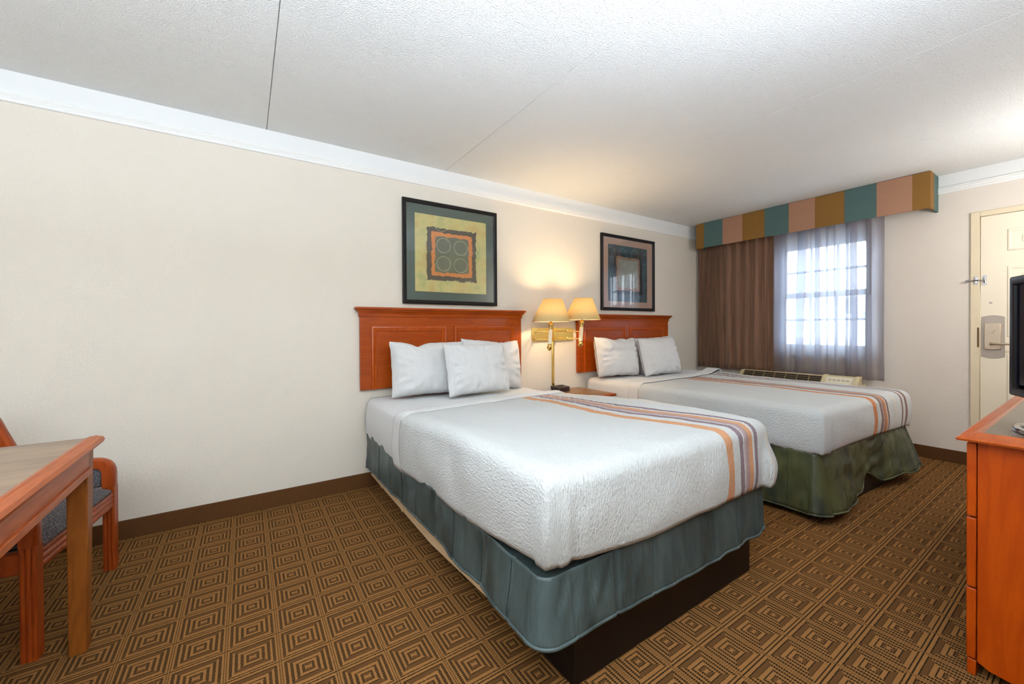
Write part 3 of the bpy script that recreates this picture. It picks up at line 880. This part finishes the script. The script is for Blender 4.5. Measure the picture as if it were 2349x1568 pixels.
def bed_far():
    W, L = 1.40, -2.03; bx, by, rz = 2.905, -.035, -math.radians(3.0)
    base = thing('bed', 'double bed nearer the window on a dark wooden plinth', 'bed', (bx, by, 0), rz, GB)
    base_bed(base, W, L, .615)
    def ztop(x, y):
        q = -y/2.1; e = min(x, W-x)
        z = .655 + .012*sstep(.2, .7, q) + .006*nz(x*3, y*3, 11) + .003*nz(x*9, y*9, 4)
        z += .02*exp(-((x-W+.06)/.14)**2)*sstep(-1.2, -.5, y)
        return z
    def yh(x): return -.69 + .14*x/W
    def zb(p, part):
        if part == 'L': return .40 + .012*nz(p[1]*5, 1, 9)
        if part in ('C0',): return .405
        if part == 'F': return .405 + .012*sin(pi*p[0]/W)
        return .40
    def disp(p, nv, part, k, P):
        d = .007*nz(P.x*6, P.y*6, P.z*6+3) + .003*nz(P.x*20, P.y*20, P.z*9)
        if part == 'F' and k > .25:
            d += .012*exp(-((p[0]-.04)/.03)**2)*sstep(.25, .5, k) - .014*exp(-((p[0]-.09)/.025)**2)*sstep(.3, .5, k)
        return d
    m = shell(W, yh, L-.02, ztop, zb, .06, .05, .012, disp=disp)
    o = m.build('bedspread', mk_spread('striped_seersucker_far', .60, .03, (srgb(196, 122, 66), srgb(124, 88, 78), srgb(150, 110, 96), srgb(172, 112, 72))), None, smooth=180, solid=.004)
    o.location = (bx, by, 0); o.rotation_euler.z = rz
    tag(o, 'white seersucker bedspread with orange and brown stripes on the bed by the window', 'bedspread', 'striped bedspreads')
    zs = lambda x, y: ztop(x, y)-.008
    m = shell(W, lambda x: -.02, L, zs, lambda p, s: .40, .055, .05, .004, nx=40, ny=24, nd=10, foot=False, yend=lambda x: yh(x)-.06,
              disp=lambda p, nv, part, k, P: .006*nz(P.x*9, P.y*9, P.z*9))
    sh = m.build('bed_sheet', M['sheet'], None, smooth=180, solid=.003); sh.location = (bx, by, 0); sh.rotation_euler.z = rz
    tag(sh, 'white sheet at the head of the bed by the window', 'sheet', 'white bed sheets')
    zf = lambda x, y: ztop(x, y)+.010+.02*exp(-((x-W+.05)/.12)**2)
    m = shell(W, lambda x: yh(x)+.11, L, zf, lambda p, s: .39 if s == 'L' else .45, .064, .05, .008, nx=40, ny=10, nd=12, foot=False, yend=lambda x: yh(x)-.016+.006*nz(x*6, 5, 5),
              disp=lambda p, nv, part, k, P: .006*nz(P.x*8, P.y*8, P.z*8))
    m.build('turned_down_edge', M['sheet'], sh, smooth=180, solid=.008)
    def zbs(part, q):
        if part == 'L': return .030 + .01*sin(q*30) + .022*sstep(.9, 1, q)
        if part == 'C0': return .062
        if part == 'F':
            return .060 + .080*exp(-((q-.52)/.13)**2) + .055*sstep(.6, 1, q) + .010*sin(q*26)
        if part == 'C1': return .118
        return .10
    def off(s, v, part, q):
        d = .008+.02*v
        if part == 'L': d += .014*v*sin(q*44+1.2*v) + .030*v*nz(q*12+v*1.5, v*2.5, 7) + .014*nz(q*30+v*4, v*5, 2)
        if part == 'F':
            d += .020*v*sin(q*26+.8)*(.6+.4*sin(q*11)) + .030*nz(q*9+v*2, v*2.5, 3)*v + .016*nz(q*22+v*4, v*5, 8)
            d += .060*v*exp(-((q-.12)/.12)**2) + .075*v*exp(-((q-.93)/.12)**2) - .05*v*exp(-((q-.52)/.10)**2)
        if part == 'C0': d += .045*v
        if part == 'C1': d += .075*v
        if part == 'R': d += .08*v*(1-q)
        return d
    m, hem, fn, path = skirt(W, L, .408, zbs, off)
    sk = m.build('bed_skirt', M['skirt2'], None, smooth=180, solid=.004); sk.location = (bx, by, 0); sk.rotation_euler.z = rz
    tag(sk, 'loose wrinkled dark blue-grey bed skirt with painted olive sheen round the bed by the window', 'bed skirt', 'satin bed skirts')
    hem.build('piped_hem', M['skirt2'], sk, smooth=60)
    MB().box(.004, W-.004, L+.006, -.02, .4005, .4015).build('skirt_deck', M['skirt2'], sk)
    N = len(path)-1
    for i, p in enumerate(path):
        if p[3] == 'F': K = 6.0
        elif p[3] == 'L': K = 9.0
        else: continue
        nxt = path[min(i+1, N)]
        if (p[4]*K) % 1 < .5 <= (nxt[4]*K) % 1:
            MB().tube([Vector(fn(i/N, .06+.9*j/10))+Vector((p[2][0]*.002, p[2][1]*.001, 0)) for j in range(11)], .0016, 5).build('seam_stitching', M['thread'], sk, smooth=60)
bed_far()

# ------------------------------------------------------------------ pillows
def pillow(w, h, T, loc, rx, ry, rz, seed, label, dents=()):
    m = MB(); n = 44
    def shape(sgn):
        def fn(a, b):
            u, v = 2*a-1, 2*b-1
            # concave edges so the corners stand out as ears
            x = w/2*u*(1-.02*(1-v*v)*u*u); z = h/2*v*(1-.055*(1-u*u)*v*v)
            t = max(0, (1-abs(u)**3.2))**.5*max(0, (1-abs(v)**3.2))**.5
            y = sgn*(T/2*t+.002)
            e = min(1-abs(u), 1-abs(v))
            k = sstep(0, .25, e)
            wr = .012*nz(u*2.2+seed, v*2.2, sgn)+.006*nz(u*6+seed, v*6, sgn*3)
            rad = atan2(v, u); rr = max(abs(u), abs(v))
            wr += .007*sin(rad*17+seed+3*nz(u*2, v*2, seed))*sstep(.45, .85, rr)*sstep(0, .12, e)
            y += sgn*wr*k
            for (du, dv, s, d) in dents:
                z += -d*exp(-((u-du)/s)**2)*sstep(-.2, 1, v)
            x += .006*nz(v*4, seed, 2)*abs(u)**3; z += .008*nz(u*4, seed, 5)*abs(v)**3
            return (x, y, z)
        return fn
    m.grid(shape(-1), n, n); m.grid(shape(1), n, n)
    # join the rims
    o = m.build('pillow', M['linen'], None, smooth=180)
    o.location = loc; o.rotation_euler = (rx, ry, rz)
    return tag(o, label, 'pillow', 'white bed pillows')
R = math.radians
pillow(.57, .40, .19, (1.138, -.205, .862), R(-13), R(1), R(-2), 1.0, 'left white pillow leaning on the headboard of the nearer bed', [(-.3, 1, .2, .03)])
pillow(.55, .41, .18, (1.690, -.190, .858), R(-12), R(3), R(1), 4.0, 'rear white pillow at the lamp side of the nearer bed, half hidden', [(.3, 1, .3, .015)])
pillow(.52, .385, .16, (1.445, -.385, .856), R(-15), R(0), R(2), 9.0, 'front white pillow at the middle of the nearer bed', [])
pillow(.56, .40, .19, (3.165, -.205, .856), R(-12), R(2), R(-3), 13.0, 'left white pillow on the bed by the window', [(-.1, 1, .2, .02), (.5, 1, .1, .02)])
pillow(.62, .40, .16, (3.86, -.165, .852), R(-12), R(-2), R(-3), 17.0, 'rear white pillow at the window side, mostly hidden', [])
pillow(.54, .40, .17, (3.665, -.345, .852), R(-15), R(-1), R(-4), 21.0, 'front right white pillow on the bed by the window', [])

# ------------------------------------------------------------------ table
tb = thing('table', 'wooden table with brown laminate top at the left edge', 'table', (-1.14, -1.34, 0))
# local coordinates: right edge x=.69, far edge y=.44
hx, hy = .69, .44
MB().box(-hx+.045, hx-.045, -hy, hy, .724, .752).build('laminate_top', M['lam'], tb, bevel=.002)
ed = [(-.050, .752), (-.036, .757), (-.030, .7535), (-.027, .758), (-.006, .752), (.000, .742), (-.004, .732), (-.016, .724), (-.050, .724)]
for sx in (-1, 1):
    m = MB(); m.loft([[((hx+o)*sx, yy, z) for o, z in ed] for yy in (-hy-.002, hy+.002)]); m.build('edge_moulding', M['table'], tb, smooth=30)
for (x0, x1, y0, y1) in ((hx-.045, hx-.025, -hy+.08, hy-.08), (-hx+.025, -hx+.045, -hy+.08, hy-.08), (-hx+.08, hx-.08, hy-.045, hy-.025), (-hx+.08, hx-.08, -hy+.025, -hy+.045)):
    m = MB(); m.box(x0, x1, y0, y1, .655, .735)
    ax, ay = (.008, 0) if x1-x0 < .1 else (0, .008)
    m.box(x0-ax, x1+ax, y0-ay, y1+ay, .638, .66)
    m.build('apron', M['table'], tb, bevel=.002)
for sx in (-1, 1):
    for sy in (-1, 1):
        m = MB()
        for (z0, z1, k) in ((0, .735, 0),):
            a0 = .046; 
            r0 = [(sx*(hx-.026)-sx*q*.058-sx*.0, sy*(hy-.022)-sy*p*.062, .735) for q, p in ((0, 0), (1, 0), (1, 1), (0, 1))]
            r1 = [(sx*(hx-.034)-sx*q*.046, sy*(hy-.045)-sy*p*.050, 0.0) for q, p in ((0, 0), (1, 0), (1, 1), (0, 1))]
            m.loft([r1, r0])
        m.build('leg', M['tleg'], tb, bevel=.003)

# ------------------------------------------------------------------ chair (faces right, beside the table)
ch = thing('armchair', 'orange-brown wooden armchair with charcoal tweed seat between the table and the wall', 'chair', (-.866, -.594, 0), -math.radians(8))
# local: front x=+.30, back x=-.28; arms at y=-.295 and +.295
def rounded(pts, r=.07, n=6):
    out = [Vector(pts[0])]
    for i in range(1, len(pts)-1):
        p, a, b = Vector(pts[i]), Vector(pts[i-1]), Vector(pts[i+1])
        da, db = (a-p).normalized(), (b-p).normalized()
        rr = min(r, (a-p).length*.45, (b-p).length*.45)
        p0, p2 = p+da*rr, p+db*rr
        for k in range(n+1):
            t = k/n; out.append(p0*(1-t)**2+p*2*t*(1-t)+p2*t*t)
    out.append(Vector(pts[-1])); return out
# reeded section: three rounded ribs
def reed(wd, dp, nr=3):
    s = []
    for k in range(nr):
        for j in range(5):
            t = (k+(j+.0)/5)/nr
            s.append((-wd/2+wd*t, dp/2-.004+.004*sin(pi*j/5)))
    s.append((wd/2, dp/2-.004))
    for k in range(nr):
        for j in range(5):
            t = (k+(j+.0)/5)/nr
            s.append((wd/2-wd*t, -dp/2+.004-.004*sin(pi*j/5)))
    s.append((-wd/2, -dp/2+.004)); return s
for sy in (-1, 1):
    y = sy*.295
    MB().sweep([(.275, y, z) for z in (0, .15, .30, .40)], [(a, b) for a, b in reed(.044, .046)], (1, 0, 0)).build('leg', M['chairw'], ch, smooth=40)
    MB().sweep([(-.235-.02*(1-z/.4), y, z) for z in (0, .2, .40)], reed(.044, .046), (1, 0, 0)).build('leg', M['chairw'], ch, smooth=40)
    p = rounded([(.275, y, .40), (.275, y, .518), (.05, y, .530), (-.035, y, .56), (-.085, y, .68), (-.125, y, .79), (-.235, y, .85)], .075)
    MB().sweep(p, [(-.024, -.022), (.024, -.022), (.024, .014), (.014, .022), (-.014, .022), (-.024, .014)], (0, 1, 0)).build('arm', M['chairw'], ch, smooth=45)
    m = MB()
    m.box(-.02, .252, y-.013, y+.013, .40, .497); m.build('arm_panel', M['tweed'], ch, bevel=.012)
    m = MB(); m.loft([[(x, y+a, .345+b) for a, b in reed(.030, .075)] for x in (-.235, .255)]); m.build('side_rail', M['chairw'], ch, smooth=40)
def hreed(h, d, nr=3):
    return [(b, a) for a, b in reed(h, d, nr)]
m = MB(); m.loft([[(.275+dx, yy, .340+dz) for dx, dz in hreed(.075, .038)] for yy in (-.272, .272)]); m.build('front_rail', M['chairw'], ch, smooth=40)
def seat(a, b):
    u, v = 2*a-1, 2*b-1
    x = .033+.262*u; yv = .262*v
    k = max(0, 1-abs(u)**4)**.5*max(0, 1-abs(v)**6)**.5
    return (x+.018*k*(u > 0)*0, yv, .385+.062*k)
m = MB(); m.grid(seat, 30, 30); m.grid(lambda a, b: (lambda p: (p[0], p[1], .385-.008))(seat(a, b)), 30, 30)
m.build('seat', M['tweed'], ch, smooth=180)
# back: leaning frame with upholstered panel
bp = lambda z: -.225-.07*max(0, (z-.40))
path = rounded([(bp(.40), .262, .40), (bp(.80), .262, .82), (bp(.86), .0, .86), (bp(.80), -.262, .82), (bp(.40), -.262, .40)], .13, 8)
MB().sweep(path, [(-.02, -.022), (.02, -.022), (.02, .016), (.01, .022), (-.01, .022), (-.02, .016)], (1, 0, .3)).build('back_frame', M['chairw'], ch, smooth=45)
m = MB(); m.grid(lambda a, b: (bp(.46+.34*b)+.010+.022*(1-(2*a-1)**4)*(1-(2*b-1)**4), .235*(2*a-1)*(1-.12*b*b), .46+.34*b), 20, 20)
m.build('backrest', M['tweed'], ch, smooth=180, solid=.03)

# ------------------------------------------------------------------ dresser
dr = thing('dresser', 'orange wooden dresser with dark laminate top in the right foreground', 'dresser', (2.86, -3.08, 0))
# local: left side x=-.865, front y=+.322
lx, fy = .865, .322
m = MB()
for sx in (-1, 1):
    e = [( -.31, .0), (-.31, .775), (fy-.024, .775), (fy-.024, .05), (fy-.05, .035), (fy-.09, .03), (-.22, .03), (-.25, .0)]
    m.prism(e, 'x', sx*lx, sx*(lx-.02))
m.box(-lx+.02, lx-.02, -.31, -.295, .05, .775); m.box(-lx+.02, lx-.02, -.29, fy-.03, .05, .07); m.box(-.01, .01, -.29, fy-.03, .07, .775)
m.build('carcass', M['dress'], dr, bevel=.002)
for sx in (-1, 1):
    MB().box(sx*(lx-.001), sx*(lx-.07), fy-.022, fy-.002, 0, .05).build('foot', M['dress'], dr, bevel=.002)
for a0, a1 in ((-lx, -.004), (.004, lx)):
    for z0, z1 in ((.055, .286), (.292, .520), (.526, .768)):
        MB().box(a0, a1, fy-.022, fy, z0, z1).build('drawer', M['dress'], dr, bevel=.003)
MB().box(-lx+.018, lx-.018, -.28, fy-.032, .776, .803).build('laminate_top', M['lamd'], dr)
ed = [(-.034, .803), (-.026, .8045), (-.010, .798), (.012, .790), (.021, .784), (.018, .777), (.004, .7765), (-.034, .7765)]
m = MB(); rings = []
for cx_, cy_ in ((-1, -1), (1, -1), (1, 1), (-1, 1), (-1, -1)): rings.append([((lx+.014+o)*cx_, ((fy+.0+o) if cy_ > 0 else (-.31-o)), z) for o, z in ed])
m.loft(rings, True, False); m.build('top_edge', M['dressh'], dr, smooth=30)

# ------------------------------------------------------------------ television
ang = atan2(.448, .894)
tv = thing('television', 'black flat television with chrome base on the dresser', 'television', (2.157, -3.007, .8047), ang)
TW = .40; z0, z1 = .079, .540
m = MB(); m.frame(-TW, TW, z0, z1, [(0, 0), (0, -.028), (.006, -.034), (.030, -.034), (.034, -.026), (.034, 0)], 0, plane='xz')
m.box(-TW+.005, TW-.005, -.012, .004, z0+.005, z1-.005); m.box(-.26, .26, -.055, -.01, z0+.06, z1-.06)
m.build('housing', M['tvb'], tv, bevel=.002)
MB().box(-TW+.033, TW-.033, .004, .0245, z0+.045, z1-.033).build('screen', M['screen'], tv)
m = MB().box(-.05, .05, -.045, -.012, .012, .14); m.box(-.05, .05, -.045, .06, .010, .026); m.build('neck', M['tvb'], tv, bevel=.006)
m = MB(); n = 40
rings = [[(.17*k*cos(2*pi*i/n), .048+.115*k*sin(2*pi*i/n), z) for i in range(n)] for k, z in ((1, 0.001), (1, .006), (.97, .013), (.85, .017), (.3, .020))]
m.loft(rings); m.build('base', M['chrome'], tv, smooth=40)

# ------------------------------------------------------------------ light
Wd = bpy.data.worlds.new('World'); SC.world = Wd; Wd.use_nodes = True
nt = Wd.node_tree; bg = nt.nodes['Background']
bg.inputs[0].default_value = (.80, .90, 1.0, 1); bg.inputs[1].default_value = 9.0
def area(name, loc, target, size, power, col, sy=None):
    L = bpy.data.lights.new(name, 'AREA'); L.energy = power; L.color = col; L.size = size
    if sy: L.shape = 'RECTANGLE'; L.size_y = sy
    o = bpy.data.objects.new(name, L); C.objects.link(o); o.location = loc
    o.rotation_euler = (Vector(target)-Vector(loc)).to_track_quat('-Z', 'Y').to_euler(); return o
def point(name, loc, power, col, r):
    L = bpy.data.lights.new(name, 'POINT'); L.energy = power; L.color = col; L.shadow_soft_size = r
    o = bpy.data.objects.new(name, L); C.objects.link(o); o.location = loc; return o
pl = area('window_portal', (XB+.16, -1.33, 1.48), (0, -1.33, 1.48), 1.3, 1, (1, 1, 1)); pl.data.cycles.is_portal = True
COOL = (.84, .98, 1.16)
point('entry_lamp', (-1.9, -2.5, 1.9), 18, COOL, .25)
point('dresser_lamp', (4.15, -3.1, 1.75), 30, (.92, .93, .95), .14)
area('ceiling_fill', (.2, -3.05, 1.62), (.2, -3.05, 3), 2.2, 120, COOL, .5)  # added fill aimed up to bounce off the ceiling, no real lamp here
area('ceiling_fill', (-1.6, -2.8, 1.7), (-1.6, -2.8, 3), .8, 44, COOL, .8)  # second added fill, brightens the left part of the ceiling

# ------------------------------------------------------------------ camera
f_px, yaw, pit, rol, cyy, D, hh = 920.778, .586, -.0075, -.0051, 758.8916, 3.0328, 1.155
fw = Vector((sin(yaw)*cos(pit), cos(yaw)*cos(pit), sin(pit))); r0 = Vector((cos(yaw), -sin(yaw), 0)); u0 = r0.cross(fw)
rr = r0*cos(rol)+u0*sin(rol); uu = -r0*sin(rol)+u0*cos(rol)
cam = bpy.data.cameras.new('Camera'); co = bpy.data.objects.new('Camera', cam); C.objects.link(co)
mx = Matrix((rr, uu, -fw)).transposed().to_4x4(); mx.translation = (0, -D, hh); co.matrix_world = mx
cam.sensor_width = 36; cam.lens = f_px*36/2349; cam.shift_y = -(784-cyy)/2349; cam.clip_start = .02
SC.camera = co
SC.view_settings.view_transform = 'Standard'; SC.view_settings.look = 'None'; SC.view_settings.gamma = 1; SC.view_settings.use_curve_mapping = False
SC.view_settings.exposure = 0.0
SC.cycles.use_denoising = True
SC.cycles.max_bounces = 10; SC.cycles.transparent_max_bounces = 16; SC.cycles.diffuse_bounces = 5
SC.cycles.sample_clamp_indirect = 8
